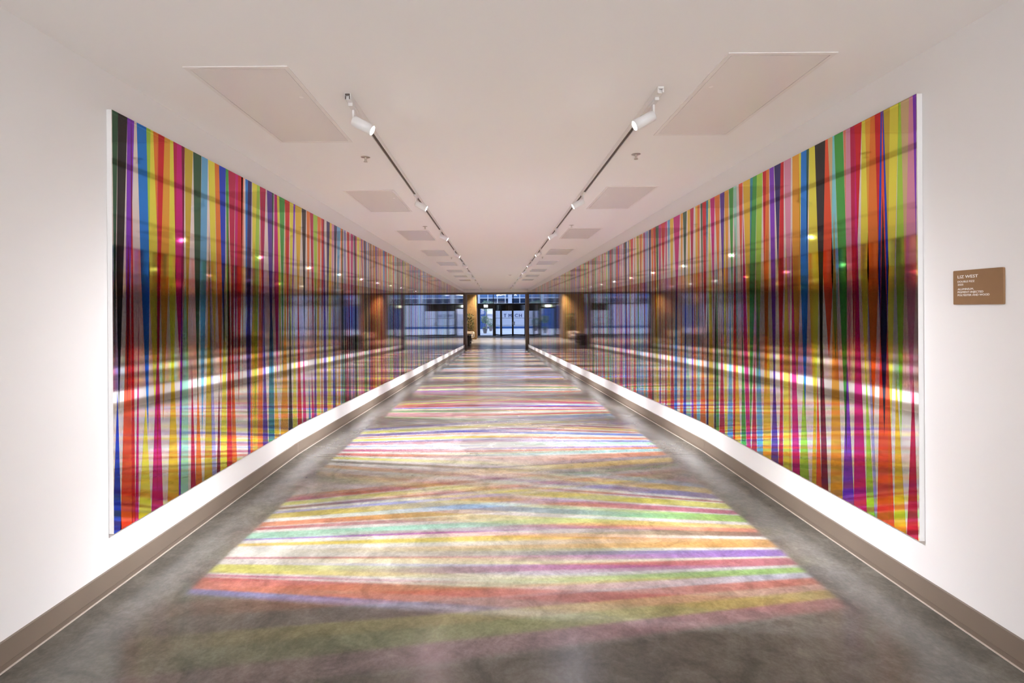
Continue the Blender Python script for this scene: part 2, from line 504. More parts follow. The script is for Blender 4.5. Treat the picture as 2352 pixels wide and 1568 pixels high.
bm = bmesh.new()
prism_x(bm, [(YB, -0.25), (JY - 0.002, -0.25), (JY - 0.002, 0.0), (YB, 0.0)], -W, W)
fl = struct(bm_obj('floor', bm, M['floor']), 'polished grey concrete floor of the passage')
bm = bmesh.new()
prism_x(bm, [(JY + 0.002, -0.25), (YJ, -0.25), (YE, ZLOB - 0.25), (YE, ZLOB - 0.0 - (YE - YF) * 0), (YF, ZLOB), (YJ, 0.0), (JY + 0.002, 0.0)], -W, W)
o = bm_obj('ramp_slab', bm, M['floor'], fl)
o = box('joint_filler', -W, W, JY - 0.002, JY + 0.002, -0.2, -0.003, M['joint'], fl)

struct(box('ceiling', -W - 0.15, W + 0.15, YB, YE, CEIL, CEIL + 0.15, M['ceil']), 'plain white plaster ceiling of the passage')
struct(box('wall_left', -W - 0.15, -W, YB, YE, -2.0, CEIL, M['wall']), 'white painted wall behind the left mirror panel')
struct(box('wall_right', W, W + 0.15, YB, YE, -2.0, CEIL, M['wall']), 'white painted wall behind the right mirror panel')
struct(box('wall_back', -W - 0.15, W + 0.15, YB - 0.15, YB, -0.3, CEIL + 0.15, M['wall']), 'white wall closing the passage behind the viewer')

BH, BT = 0.1121, 0.013
for s, side in ((-1, 'left'), (1, 'right')):
    xa, xb = s * (W - BT), s * W
    bm = bmesh.new()
    prism_x(bm, [(YB, 0.004), (YJ - 0.0015, 0.004), (YJ - 0.0015, BH), (YB, BH)], xa, xb)
    b = struct(bm_obj('baseboard_' + side, bm, M['base']), 'taupe baseboard along the %s wall' % side)
    bm = bmesh.new()
    prism_x(bm, [(YJ + 0.0015, 0.004), (YE, 0.004 - (YE - YJ) * SLOPE), (YE, BH - (YE - YJ) * SLOPE), (YJ + 0.0015, BH)], xa, xb)
    bm_obj('ramp_section', bm, M['base'], b)
    bm = bmesh.new()
    prism_x(bm, [(YJ - 0.0015, 0.003), (YJ + 0.0015, 0.003), (YJ + 0.0015, BH - 0.001), (YJ - 0.0015, BH - 0.001)], s * (W - BT - 0.0006), xb)
    bm_obj('seam', bm, M['caulk'] if s < 0 else M['base_low'], b)
    bm = bmesh.new()
    prism_x(bm, [(YB, 0.004), (YJ, 0.004), (YE, 0.004 - (YE - YJ) * SLOPE), (YE, 0.024 - (YE - YJ) * SLOPE), (YJ, 0.024), (YB, 0.024)], s * (W - BT - 0.004), s * (W - BT))
    bm_obj('foot_moulding', bm, M['base_low'], b)
    bm = bmesh.new()
    prism_x(bm, [(YB, 0.0), (YJ, 0.0), (YE, -(YE - YJ) * SLOPE), (YE, 0.004 - (YE - YJ) * SLOPE), (YJ, 0.004), (YB, 0.004)], s * (W - BT - 0.011), s * W)
    bm_obj('sealant_line', bm, M['caulk'], b)

# ------------------------------------------------------------------ colours of the film stripes
PAL = {
    'blue': (20, 112, 195), 'royal': (8, 55, 172), 'navy': (42, 34, 92), 'black': (38, 33, 34), 'dkgreen': (48, 84, 58), 'green': (66, 148, 62),
    'lime': (156, 190, 62), 'yellow': (230, 203, 66), 'gold': (220, 172, 48), 'ochre': (190, 158, 50), 'amber': (224, 148, 48), 'orange': (224, 112, 40),
    'vermilion': (222, 74, 40), 'red': (196, 26, 36), 'crimson': (176, 20, 66), 'maroon': (118, 6, 50), 'magenta': (188, 0, 108), 'purple': (122, 48, 172),
    'violet': (88, 52, 142), 'pink': (204, 130, 152), 'salmon': (212, 120, 96), 'tan': (198, 164, 120), 'mint': (152, 198, 172), 'cyan': (122, 188, 212),
    'steel': (98, 156, 200), 'lavender': (156, 148, 198), 'teal': (42, 128, 142),
}
REFW = L3(226, 208, 198)
SILVER = (0.90, 0.89, 0.875)
FILM = {k: tuple(min(0.9, max(0.004, lin(c) / w)) for c, w in zip(v, REFW)) for k, v in PAL.items()}


def mul(a, b):
    return tuple((x * y) ** 0.8 for x, y in zip(a, b))


def zbot(y):
    return PB + zf(y)


def zat(u, v):
    return zbot(u) + (PT - zbot(u)) * v


def wedge(t0, t1, b0, b1):
    """(u, v) polygon of a tapering strip, v = 0 at the panel's bottom edge and 1 at its top"""
    dt, db = t1 - t0, b1 - b0
    if dt > 1e-4 and db < 1e-4:
        k = db / (db - dt)
        return [(t0, 1), (b0 + (t0 - b0) * k, k), (t1, 1)] if k > 1e-3 else [(t0, 1), (b0, 0), (t1, 1)]
    if db > 1e-4 and dt < 1e-4:
        k = db / (db - dt)
        return [(b0, 0), (b1, 0), (b0 + (t0 - b0) * k, k)]
    return [(b0, 0), (b1, 0), (t1, 1), (t0, 1)]


def tapered(kind, r, rnd):
    """strip that keeps its drawn sides over its broad half and closes to a point beyond"""
    t0, t1, b0, b1 = r

    def at(v):
        return b0 + (t0 - b0) * v, b1 + (t1 - b1) * v
    if kind == 'D':
        k, va = 0.62, rnd.choice((rnd.uniform(0.16, 0.44), rnd.uniform(-0.1, 0.3)))
        full = [(t0, 1), (t1, 1)]
    else:
        k, va = 0.42, rnd.choice((rnd.uniform(0.56, 0.85), rnd.uniform(0.7, 1.05)))
        full = [(b1, 0), (b0, 0)]
    l, q = at(k)
    lim = 0.0 if kind == 'D' else 1.0
    if q - l < 0.004:
        return wedge(t0, t1, b0, b1)
    a, b = at(va)
    m = 0.5 * (l + q) + 0.6 * (0.5 * (a + b) - 0.5 * (l + q))
    if (va - lim) * (k - lim) <= 0:                       # no point inside the panel: cut off at its edge
        f = (k - lim) / (k - va)
        el, eq = l + (m - l) * f, q + (m - q) * f
        tip = [(eq, lim), (el, lim)]
    else:
        tip = [(m, va)]
    return full + [(q, k)] + tip + [(l, k)] if kind == 'D' else full + [(l, k)] + tip[::-1] + [(q, k)]


def area(p):
    return 0.5 * sum(p[i][0] * p[(i + 1) % len(p)][1] - p[(i + 1) % len(p)][0] * p[i][1] for i in range(len(p)))


def clip_half(poly, a, b, c):
    """keep a*u + b*v >= c"""
    out = []
    n = len(poly)
    for i in range(n):
        p, q = poly[i], poly[(i + 1) % n]
        dp, dq = a * p[0] + b * p[1] - c, a * q[0] + b * q[1] - c
        if dp >= 0:
            out.append(p)
        if dp * dq < 0:
            t = dp / (dp - dq)
            out.append((p[0] + (q[0] - p[0]) * t, p[1] + (q[1] - p[1]) * t))
    return out


def intersect(p, q):
    if area(q) < 0:
        q = q[::-1]
    n = len(q)
    for i in range(n):
        a, b = q[i], q[(i + 1) % n]
        nu, nv = -(b[1] - a[1]), (b[0] - a[0])
        p = clip_half(p, nu, nv, nu * a[0] + nv * a[1])
        if len(p) < 3:
            return []
    return p


def inside(poly, u, v):
    if area(poly) < 0:
        poly = poly[::-1]
    for i in range(len(poly)):
        a, b = poly[i], poly[(i + 1) % len(poly)]
        if (b[0] - a[0]) * (v - a[1]) - (b[1] - a[1]) * (u - a[0]) < 0:
            return False
    return True


def grow_stripes(side):
    """the strips read off the photograph near the viewer, more of the same kind farther along"""
    rnd = random.Random(11 if side == 'L' else 29)
    names = [n for k in 'DU' for n in (r[0] for r in STRIPES[(side, k)])]
    res = {}
    for kind in 'DU':
        rows = [r for r in STRIPES[(side, kind)]]
        u = max((r[2] if kind == 'D' else r[4]) for r in rows)
        last = None
        while u < YF - 0.15:
            w = rnd.choice((0.03, 0.045, 0.06, 0.08, 0.10, 0.12)) * rnd.uniform(0.85, 1.15)
            n = rnd.choice(names)
            while n == last:
                n = rnd.choice(names)
            last = n
            lean = rnd.uniform(-0.05, 0.05)
            k = rnd.choice((-1.1, -0.7, -0.4, -0.2, 0.0, 0.2, 0.4))
            mid = u + w / 2 + lean
            other = (mid - w * k / 2, mid + w * k / 2)
            rows.append((n, u, u + w, *other) if kind == 'D' else (n, *other, u, u + w))
            u += w + rnd.choice((0, 0, 0.0, 0.02, 0.035, 0.06))
        res[kind] = rows
    return res


def clip_panel(poly, side):
    p = clip_half(poly, 1, 0, NEAR[side] + 0.001)
    p = clip_half(p, -1, 0, -(YF - 0.001)) if len(p) > 2 else []
    return p


ALL = {}
for side in 'LR':
    g = grow_stripes(side)
    ALL[side] = {}
    for kind in 'DU':
        lst = []
        tr = random.Random(77)
        for i, r in enumerate(g[kind]):
            p = clip_panel(tapered(kind, r[1:], tr) if i < len(STRIPES[(side, kind)]) else wedge(*r[1:]), side)
            if len(p) > 2 and abs(area(p)) > 1e-4:
                lst.append((FILM[r[0]], p, min(q[0] for q in p), max(q[0] for q in p)))
        ALL[side][kind] = lst


def film_colour(side, u, v):
    c = SILVER
    hit = None
    for col, p, a, b in ALL[side]['D']:
        if a <= u <= b and inside(p, u, v):
            hit = col
    top = None
    for col, p, a, b in ALL[side]['U']:
        if a <= u <= b and inside(p, u, v):
            top = col
    if hit and top:
        return mul(hit, top)
    return hit or top or c


def slab(poly, side, off):
    """film cut to a (u, v) polygon, laid on the panel and facing into the passage"""
    s = -1 if side == 'L' else 1
    if (area(poly) > 0) != (side == 'L'):
        poly = poly[::-1]
    return [(s * (W - THK - off), u, zat(u, v)) for u, v in poly], [tuple(range(len(poly)))]


def film_mesh(name, items, parent):
    """items: (verts, faces, colour) -> one mesh with the film colour per face corner"""
    V, F, cols = [], [], []
    for vs, fs, c in items:
        k = len(V)
        V += vs
        for f in fs:
            F.append(tuple(i + k for i in f))
            cols.append(c)
    me = bpy.data.meshes.new(name)
    me.from_pydata(V, [], F)
    at = me.color_attributes.new('film', 'FLOAT_COLOR', 'CORNER')
    data = []
    for p, c in zip(me.polygons, cols):
        data += [c[0], c[1], c[2], 1.0] * p.loop_total
    at.data.foreach_set('color', data)
    me.materials.append(M['film'])
    me.update()
    o = bpy.data.objects.new(name, me)
    C.objects.link(o)
    o.parent = parent
    return o


for side, word in (('L', 'left'), ('R', 'right')):
    s = -1 if side == 'L' else 1
    n0 = NEAR[side]
    art = thing('mirror_art_panel', 'long mirror-polished art panel of tapering coloured stripes on the %s wall' % word, 'artwork', (s * W, n0, zbot(n0)), 'striped mirror panels facing each other')
    inv = Matrix.Translation((-s * W, -n0, -zbot(n0)))

    def put(o):
        o.data.transform(inv)
        return o
    prof = [(n0, PB), (YJ, PB), (YF, zbot(YF)), (YF, PT), (n0, PT)]
    bm = bmesh.new()
    prism_x(bm, prof, s * (W - THK + 0.0005), s * W)
    put(bm_obj('backing_board', bm, M['edge'], art))
    x = s * (W - THK)
    vs = [(x, y, z) for y, z in (prof if side == 'L' else prof[::-1])]
    fs = [tuple(range(5))]
    put(film_mesh('mirror_sheet', [(vs, fs, SILVER)], art))
    rest = []
    for kind, off in (('D', 0.00015), ('U', 0.0003)):
        lst = ALL[side][kind]
        for i, (col, p, a, b) in enumerate(lst):
            it = (*slab(p, side, off), col)
            if i < 150:
                st = put(film_mesh('stripe', [it], art))
                if kind == 'U':
                    for col2, p2, a2, b2 in ALL[side]['D']:
                        if a2 < b and b2 > a:
                            q = intersect(p2, p)
                            if len(q) > 2 and abs(area(q)) > 2e-4:
                                put(film_mesh('overlap', [(*slab(q, side, 0.00045), mul(col, col2))], st))
            else:
                rest.append(it)
                if kind == 'U':
                    for col2, p2, a2, b2 in ALL[side]['D']:
                        if a2 < b and b2 > a:
                            q = intersect(p2, p)
                            if len(q) > 2 and abs(area(q)) > 2e-4:
                                rest.append((*slab(q, side, 0.00045), mul(col, col2)))
    o = put(film_mesh('far_stripes', rest, art))
    o['kind'] = 'stuff'

# ------------------------------------------------------------------ ceiling: access hatches, tracks, spotlights, sprinklers
for s, side, y0 in ((-1, 'left', 2.395), (1, 'right', 2.295)):
    for k in range(8):
        ya = y0 + 2.508 * k
        yb = ya + 1.095
        lab = '%s white ceiling access hatch above the %s mirror panel' % (ORD[k] if k < 7 else 'farthest', side)
        h = thing('ceiling_access_hatch', lab, 'hatch', (s * 1.33, (ya + yb) / 2, CEIL), 'ceiling access hatches')
        hx, hy = 0.26, 0.5475
        bm = bmesh.new()
        for (a, b, c, d) in ((-hx, hx, -hy, -hy + 0.022), (-hx, hx, hy - 0.022, hy), (-hx, -hx + 0.022, -hy + 0.022, hy - 0.022), (hx - 0.022, hx, -hy + 0.022, hy - 0.022)):
            bx(bm, a, b, c, d, -0.004, 0.0)
        bm_obj('rim', bm, M['hatch_rim'], h)
        box('door_leaf', -hx + 0.025, hx - 0.025, -hy + 0.025, hy - 0.025, -0.003, 0.0, M['hatch'], h)
        if k < 4:
            bm = bmesh.new()
            lathe(bm, [(0.012, -0.0045), (0.012, -0.003)], 14, Matrix.Translation((-s * (hx - 0.07), -0.2, 0)))
            bm_obj('lock', bm, M['hatch_rim'], h)

TX = 0.865
TW, TH = 0.017, 0.034
for s, side, y0 in ((-1, 'left', 2.70), (1, 'right', 2.64)):
    t = thing('light_track', 'white lighting track running along the ceiling above the %s half of the passage' % side, 'light track', (s * TX, y0, CEIL), 'ceiling light tracks')
    ln = 29.2 - y0
    bm = bmesh.new()
    bx(bm, -TW, -TW + 0.005, 0, ln, -TH, 0)
    bx(bm, TW - 0.005, TW, 0, ln, -TH, 0)
    bx(bm, -TW + 0.005, TW - 0.005, 0, ln, -0.008, 0)
    bm_obj('channel', bm, M['track'], t)
    box('inner_rail', -TW + 0.005, TW - 0.005, 0.40, ln, -0.026, -0.008, M['slot'], t)
    box('blank_cover', -TW + 0.005, TW - 0.005, 0.012, 0.40, -TH + 0.001, -0.008, M['track'], t)
    bm = bmesh.new()
    bx(bm, -TW + 0.004, TW - 0.004, -0.003, 0, -0.014, -0.004)
    bx(bm, -TW + 0.003, -TW + 0.008, -0.003, 0, -TH, -0.017)
    bx(bm, TW - 0.008, TW - 0.003, -0.003, 0, -TH, -0.017)
    bm_obj('end_contacts', bm, M['slot'] if s < 0 else M['track'], t)

HEADS = {-1: [2.82, 5.03, 7.26, 9.72, 12.2, 14.55, 16.9, 19.25, 21.6, 23.95, 26.3, 28.5],
         1: [2.77, 4.97, 7.19, 9.6, 12.1, 14.45, 16.8, 19.15, 21.5, 23.85, 26.2, 28.4]}
LZ = 2.455              # height of the lens centre


def beam_nodes(ld, side_wall, yl, h, D, sgn):
    """colours of the lamp's beam after the striped mirror: for each direction towards the floor find the
    point of the opposite panel that would throw light there and take that stripe's colour"""
    ld.use_nodes = True
    nt = ld.node_tree
    nt.nodes.clear()
    out = nt.nodes.new('ShaderNodeOutputLight')
    em = nt.nodes.new('ShaderNodeEmission')
    nt.links.new(em.outputs[0], out.inputs[0])
    tc = nt.nodes.new('ShaderNodeTexCoord')
    sep = nt.nodes.new('ShaderNodeSeparateXYZ')
    nt.links.new(tc.outputs['Normal'], sep.inputs[0])

    def mth(op, a, b=None, c=None, clamp=False):
        n = nt.nodes.new('ShaderNodeMath')
        n.operation = op
        n.use_clamp = clamp
        for i, v in enumerate((a, b, c)):
            if v is None:
                continue
            if isinstance(v, (int, float)):
                n.inputs[i].default_value = v
            else:
                nt.links.new(v, n.inputs[i])
        return n.outputs[0]
    dx, dy, dz = sep.outputs
    dzn = mth('MAXIMUM', mth('MULTIPLY', dz, -DIRSIGN), 0.02)
    t = mth('DIVIDE', h, dzn)
    fx = mth('MULTIPLY', mth('MULTIPLY', dx, DIRSIGN), t)        # floor point relative to the lamp
    fy = mth('MULTIPLY', mth('MULTIPLY', dy, DIRSIGN), t)
    ef = mth('MULTIPLY_ADD', fx, sgn, D)                          # distance of that point from the panel
    den = mth('MAXIMUM', mth('ADD', ef, D), 0.05)
    rat = mth('DIVIDE', D, den)
    qy = mth('MULTIPLY', rat, fy)
    qz = mth('MULTIPLY', mth('SUBTRACT', 1.0, rat), h)
    # beam profile on the panel
    gy = mth('DIVIDE', mth('SUBTRACT', qy, 0.17), 0.47)
    gz = mth('DIVIDE', mth('SUBTRACT', qz, 0.78), 0.40)
    g = mth('EXPONENT', mth('MULTIPLY', mth('ADD', mth('POWER', mth('ABSOLUTE', gy), 2.6), mth('MULTIPLY', gz, gz)), -0.5))
    tail = mth('EXPONENT', mth('SUBTRACT', mth('MULTIPLY', mth('ABSOLUTE', gy), -0.9), mth('MULTIPLY', mth('MULTIPLY', gz, gz), 0.5)))
    g = mth('ADD', g, mth('MULTIPLY', tail, 0.16))
    edge = mth('MULTIPLY', mth('SUBTRACT', qz, PB - 0.006), 1 / 0.02, clamp=True)
    edge2 = mth('MULTIPLY', mth('SUBTRACT', PT - zf(yl), qz), 1 / 0.05, clamp=True)
    near = mth('MULTIPLY', mth('SUBTRACT', qy, NEAR[side_wall] - yl), 1 / 0.03, clamp=True)
    far = mth('MULTIPLY', mth('SUBTRACT', 3.85, ef), 1 / 0.6, clamp=True)
    # inverse-square and slant of the longer, folded path
    def r2(e):
        return mth('ADD', mth('ADD', mth('MULTIPLY', e, e), mth('MULTIPLY', fy, fy)), h * h)
    q = mth('DIVIDE', r2(fx), r2(den))
    fall = mth('POWER', q, 1.5)
    val = mth('MULTIPLY', mth('MULTIPLY', mth('MULTIPLY', g, edge), mth('MULTIPLY', edge2, mth('MULTIPLY', near, far))), fall)
    # stripe colours at two heights of the panel, blended between them
    SPAN = 0.95
    ramps = []
    for z in (0.42, 1.30):
        n = 240
        v = (z + zf(yl) - zbot(yl)) / (PT - zbot(yl))
        seq = [film_colour(side_wall, yl - SPAN + 2 * SPAN * (i + 0.5) / n, v) for i in range(n)]
        segs = []
        for c in seq:
            if segs and sum(abs(a - b) for a, b in zip(segs[-1][0], c)) < 0.02:
                segs[-1][1] += 1
            else:
                segs.append([c, 1])
        while len(segs) > 31:
            i = min(range(len(segs)), key=lambda k: segs[k][1])
            j = i - 1 if i > 0 and (i == len(segs) - 1 or segs[i - 1][1] <= segs[i + 1][1]) else i + 1
            a, b = segs[i], segs[j]
            w = a[1] + b[1]
            segs[j] = [tuple((p * a[1] + q_ * b[1]) / w for p, q_ in zip(a[0], b[0])), w]
            segs.pop(i)
        r = nt.nodes.new('ShaderNodeValToRGB')
        r.color_ramp.interpolation = 'CONSTANT'
        els = r.color_ramp.elements
        acc = 0
        for k, (c, w) in enumerate(segs):
            if k == 0:
                e = els[0]
                e.position = 0.0
            elif k == 1:
                e = els[1]
                e.position = acc / n
            else:
                e = els.new(acc / n)
            e.color = (*[q_ ** 1.25 for q_ in c], 1)
            acc += w
        nt.links.new(mth('MULTIPLY_ADD', qy, 1 / (2 * SPAN), 0.5, clamp=True), r.inputs[0])
        ramps.append(r)
    mx = nt.nodes.new('ShaderNodeMix')
    mx.data_type = 'RGBA'
    nt.links.new(mth('MULTIPLY', mth('SUBTRACT', qz, 0.42), 1 / 0.88, clamp=True), mx.inputs[0])
    nt.links.new(ramps[0].outputs[0], mx.inputs[6])
    nt.links.new(ramps[1].outputs[0], mx.inputs[7])
    nt.links.new(mx.outputs[2], em.inputs['Color'])
    nt.links.new(val, em.inputs['Strength'])
    # straight beam: soft cone about the lamp axis
    ca = mth('ADD', mth('MULTIPLY', mth('MULTIPLY', dx, DIRSIGN), -0.882 * sgn), mth('MULTIPLY', mth('MULTIPLY', dz, DIRSIGN), -0.471))
    off = mth('DIVIDE', mth('ARCCOSINE', mth('MINIMUM', ca, 1.0)), math.radians(10.0))
    em2 = nt.nodes.new('ShaderNodeEmission')
    em2.inputs['Color'].default_value = (1.0, 0.97, 0.90, 1)
    cone = mth('EXPONENT', mth('MULTIPLY', mth('MULTIPLY', off, off), -0.5))
    # spill of the beam's lower rim along the foot of the opposite wall
    el = mth('DIVIDE', mth('SUBTRACT', mth('ARCTAN2', mth('MULTIPLY', dz, -DIRSIGN), mth('MULTIPLY', mth('MULTIPLY', dx, DIRSIGN), -sgn)), math.radians(44)), math.radians(5.5))
    az = mth('DIVIDE', mth('SUBTRACT', mth('MULTIPLY', dy, DIRSIGN), 0.03), 0.15)
    spill = mth('EXPONENT', mth('MULTIPLY', mth('ADD', mth('MULTIPLY', el, el), mth('MULTIPLY', az, az)), -0.5))
    tot = mth('ADD', mth('MULTIPLY', cone, SPOT_W), mth('MULTIPLY', spill, SPILL_W))
    nt.links.new(tot, em2.inputs['Strength'])
    ad = nt.nodes.new('ShaderNodeAddShader')
    nt.links.new(em.outputs[0], ad.inputs[0])
    nt.links.new(em2.outputs[0], ad.inputs[1])
    nt.links.new(ad.outputs[0], out.inputs[0])


DIRSIGN = 1.0
proto = None
for s, side in ((-1, 'left'), (1, 'right')):
    for k, yl in enumerate(HEADS[s]):
        lab = '%s white spotlight on the %s ceiling track, aimed across at the opposite panel' % (ORD[k], side)
        root = thing('track_spotlight', lab, 'spotlight', (s * TX, yl, CEIL), 'track spotlights')
        ax = Vector((-s * 0.882, 0.0, -0.471)).normalized()       # beam axis: across the passage and down
        lens = Vector((-s * 0.105, 0, LZ - CEIL))
        rot = Vector((0, 0, -1)).rotation_difference(ax).to_matrix().to_4x4()
        mt = Matrix.Translation(lens) @ rot
        R0 = 0.031
        bm = bmesh.new()
        lathe(bm, [(0.0, 0.122), (R0 - 0.004, 0.122), (R0, 0.118), (R0, -0.004), (R0 - 0.003, -0.004), (R0 - 0.003, 0.004), (0.0, 0.004)], 28, mt, cap=False)
        bm_obj('lamp_body', bm, M['lamp'], root, True)
        bm = bmesh.new()
        lathe(bm, [(0.0, 0.0), (R0 - 0.004, 0.0)], 24, mt, cap=False)
        bm_obj('lens', bm, M['lens'], root)
        bm = bmesh.new()
        bx(bm, -TW + 0.004, TW - 0.004, -0.07, 0.05, -0.05, -0.03, 0.003)
        bm_obj('adapter', bm, M['track'], root)
        bm = bmesh.new()
        piv = lens - ax * 0.085
        bx(bm, -0.006, 0.006, -0.012, 0.012, piv.z + 0.01, -0.045)
        bx(bm, min(0, piv.x) - 0.006, max(0, piv.x) + 0.006, -0.010, 0.010, piv.z + 0.005, piv.z + 0.022)
        bm_obj('pivot_arm', bm, M['track'], root)
        bm = bmesh.new()
        lathe(bm, [(0.006, 0.0), (0.006, 0.002)], 10, Matrix.Translation((piv.x + s * 0.0, -0.0135, piv.z + 0.014)) @ Matrix.Rotation(math.radians(90), 4, 'X'))
        bm_obj('pivot_screw', bm, M['black'], root)
        # the lamp's light: straight beam at the panel plus painted floor bands imitating the panel's reflection
        lb = bpy.data.lights.new('spotlight_beam', 'SPOT')
        lb.energy = BEAM_W * (0.85 if k == 0 else 1.35)          # the pair nearest the entrance is dimmed
        lb.color = (0.94, 0.98, 1.12)
        lb.spot_size = math.radians(178)
        lb.spot_blend = 0.0
        lb.shadow_soft_size = LAMP_R
        lo = bpy.data.objects.new('spotlight_beam', lb)
        C.objects.link(lo)
        lo.parent = root
        lo.location = lens + ax * 0.03
        wx = (s * TX + lens.x + ax.x * 0.03)
        D = abs(wx - (-s) * (W - THK))
        beam_nodes(lb, 'R' if s < 0 else 'L', yl, LZ - zf(yl), D, 1.0 if s > 0 else -1.0)

for s, side, ys in ((-1, 'left', (3.84, 7.08, 11.37, 15.4)), (1, 'right', (3.81, 7.04, 11.39, 15.4))):
    for k, y in enumerate(ys):
        sp = thing('fire_sprinkler', '%s fire sprinkler hanging from the ceiling beside the %s light track' % (ORD[k] if k < 3 else 'farthest', side), 'sprinkler', (s * 1.07, y, CEIL), 'ceiling sprinklers')
        bm = bmesh.new()
        lathe(bm, [(0.0, -0.004), (0.020, -0.004), (0.036, -0.001), (0.036, 0.0)], 24, cap=False)
        bm_obj('escutcheon', bm, M['chrome'], sp)
        bm = bmesh.new()
        lathe(bm, [(0.008, -0.018), (0.008, -0.004)], 12)
        bx(bm, -0.009, -0.006, -0.002, 0.002, -0.036, -0.016)
        bx(bm, 0.006, 0.009, -0.002, 0.002, -0.036, -0.016)
        lathe(bm, [(0.003, -0.036), (0.003, -0.018)], 8)
        bm_obj('frame_stem', bm, M['chrome'], sp)
        bm = bmesh.new()
        lathe(bm, [(0.0, -0.0385), (0.016, -0.0385), (0.016, -0.036), (0.0, -0.036)], 16, cap=False)
        bm_obj('deflector', bm, M['chrome'], sp)

sd = thing('smoke_detector', 'small round smoke detector on the far part of the ceiling', 'smoke detector', (0.49, 17.3, CEIL))
bm = bmesh.new()
lathe(bm, [(0.0, -0.03), (0.035, -0.03), (0.05, -0.018), (0.055, 0.0)], 20, cap=False)
bm_obj('housing', bm, M['track'], sd, True)
bm = bmesh.new()
lathe(bm, [(0.0, -0.034), (0.012, -0.034), (0.012, -0.03)], 12, cap=False)
bm_obj('sensor', bm, M['black'], sd)

# fill lights added out of view behind the viewer
for i, y in enumerate((-0.9, -2.5)):
    t = thing('ceiling_luminaire', ['square ceiling luminaire behind the viewer, nearer one', 'square ceiling luminaire behind the viewer, by the back wall'][i], 'ceiling light', (0, y, CEIL))
    bm = bmesh.new()
    for (a, b, c, d) in ((-0.62, 0.62, -0.62, -0.6), (-0.62, 0.62, 0.6, 0.62), (-0.62, -0.6, -0.6, 0.6), (0.6, 0.62, -0.6, 0.6)):
        bx(bm, a, b, c, d, -0.03, 0.0)
    bm_obj('frame', bm, M['track'], t)
    box('diffuser', -0.6, 0.6, -0.6, 0.6, -0.02, -0.012, M['lumi'], t)

wn = thing('window_4', 'frosted glazed window in the wall behind the viewer', 'window', (0, YB, 1.35))  # unseen light source added to brighten ceiling and walls
del wn['category']
wn['kind'] = 'structure'
box('frosted_pane', -1.7, 1.7, 0.0, 0.02, -1.0, 1.0, M['frost'], wn)
bm = bmesh.new()
for (a, b_, c, d) in ((-1.76, 1.76, -1.06, -1.0), (-1.76, 1.76, 1.0, 1.06), (-1.76, -1.7, -1.0, 1.0), (1.7, 1.76, -1.0, 1.0)):
    bx(bm, a, b_, 0.0, 0.04, c, d)
bm_obj('window_frame', bm, M['track'], wn)

# ------------------------------------------------------------------ bronze sign on the right wall
sg = thing('wall_sign', 'small bronze wall plaque with white lettering beside the right mirror panel', 'sign', (W, 2.0445, 1.491))
bm = bmesh.new()
bx(bm, -0.008, -0.0, -0.106, 0.106, -0.0745, 0.0745)
bmesh.ops.bevel(bm, geom=[e for e in bm.edges if abs((e.verts[0].co - e.verts[1].co).x) > 0.004], offset=0.004, segments=3, affect='EDGES', profile=0.5)
bm_obj('plate', bm, M['sign'], sg)
# text faces -x: text x runs towards -y, text y up
TM = Matrix(((0, 0, -1, -0.0082), (-1, 0, 0, 0), (0, 1, 0, 0), (0, 0, 0, 1)))


def sign_line(body, yl, zl, cap, width):
    o = text_mesh('lettering', body, M['letter'], sg, 0.026)
    xs = [v.co.x for v in o.data.vertices]
    zs = [v.co.y for v in o.data.vertices]
    hgt = 0.73
    sx = width / (max(xs) - min(xs))
    o.data.transform(TM @ Matrix.Translation((-yl, zl, 0)) @ Matrix.Diagonal((sx, cap / hgt, 0.1, 1)) @ Matrix.Translation((-min(xs), 0, 0)))
    return o


YT = 0.0855
for body, z, cap, w in (('LIZ WEST', 0.0405, 0.0128, 0.0905), ('DOUBLE FIZZ', 0.0215, 0.0082, 0.0755), ('2025', 0.0085, 0.0082, 0.026),
                        ('ALUMINIUM,', -0.0115, 0.0085, 0.0718), ('PIGMENT-INJECTED', -0.0245, 0.0085, 0.1125), ('POLYESTER AND WOOD', -0.0375, 0.0085, 0.1375)):
    sign_line(body, YT, z, cap, w)

# ------------------------------------------------------------------ portal and lobby beyond
struct(box('trim_1', -W, W, YE - 0.1, YE, 2.43, CEIL, M['ceil']), 'white bulkhead above the far opening')
pt = bmesh.new()
bx(pt, -W, -W + 0.14, YE, YE + 0.35, ZLOB, 2.43)
bx(pt, W - 0.14, W, YE, YE + 0.35, ZLOB, 2.43)
bx(pt, -W + 0.14, W - 0.14, YE, YE + 0.35, 2.31, 2.43)
struct(bm_obj('trim_2', pt, M['portal']), 'brown metal frame around the far opening')
YL0, YFAC = YE + 0.35, 45.4
LX, LC = 9.0, 3.3
struct(box('floor_lobby', -LX, LX, YE, YFAC + 0.3, ZLOB - 0.25, ZLOB, M['lob_floor']), 'grey stone floor of the lobby beyond the passage')
struct(box('ceiling_lobby', -LX, LX, YL0 - 0.3, YFAC + 0.3, LC, LC + 0.15, M['lob_ceil']), 'lobby ceiling beyond the passage')
struct(box('wall_lobby_left', -LX - 0.15, -LX, YL0 - 0.3, YFAC + 0.3, ZLOB, LC, M['lob_wall']), 'dark left wall of the lobby')
struct(box('wall_lobby_right', LX, LX + 0.15, YL0 - 0.3, YFAC + 0.3, ZLOB, LC, M['lob_wall']), 'dark right wall of the lobby')
bm = bmesh.new()
bx(bm, -LX, -W - 0.15, YE - 0.1, YE + 0.3, ZLOB, LC)
bx(bm, W + 0.15, LX, YE - 0.1, YE + 0.3, ZLOB, LC)
bx(bm, -W - 0.15, W + 0.15, YE + 0.05, YE + 0.3, 2.431, LC)
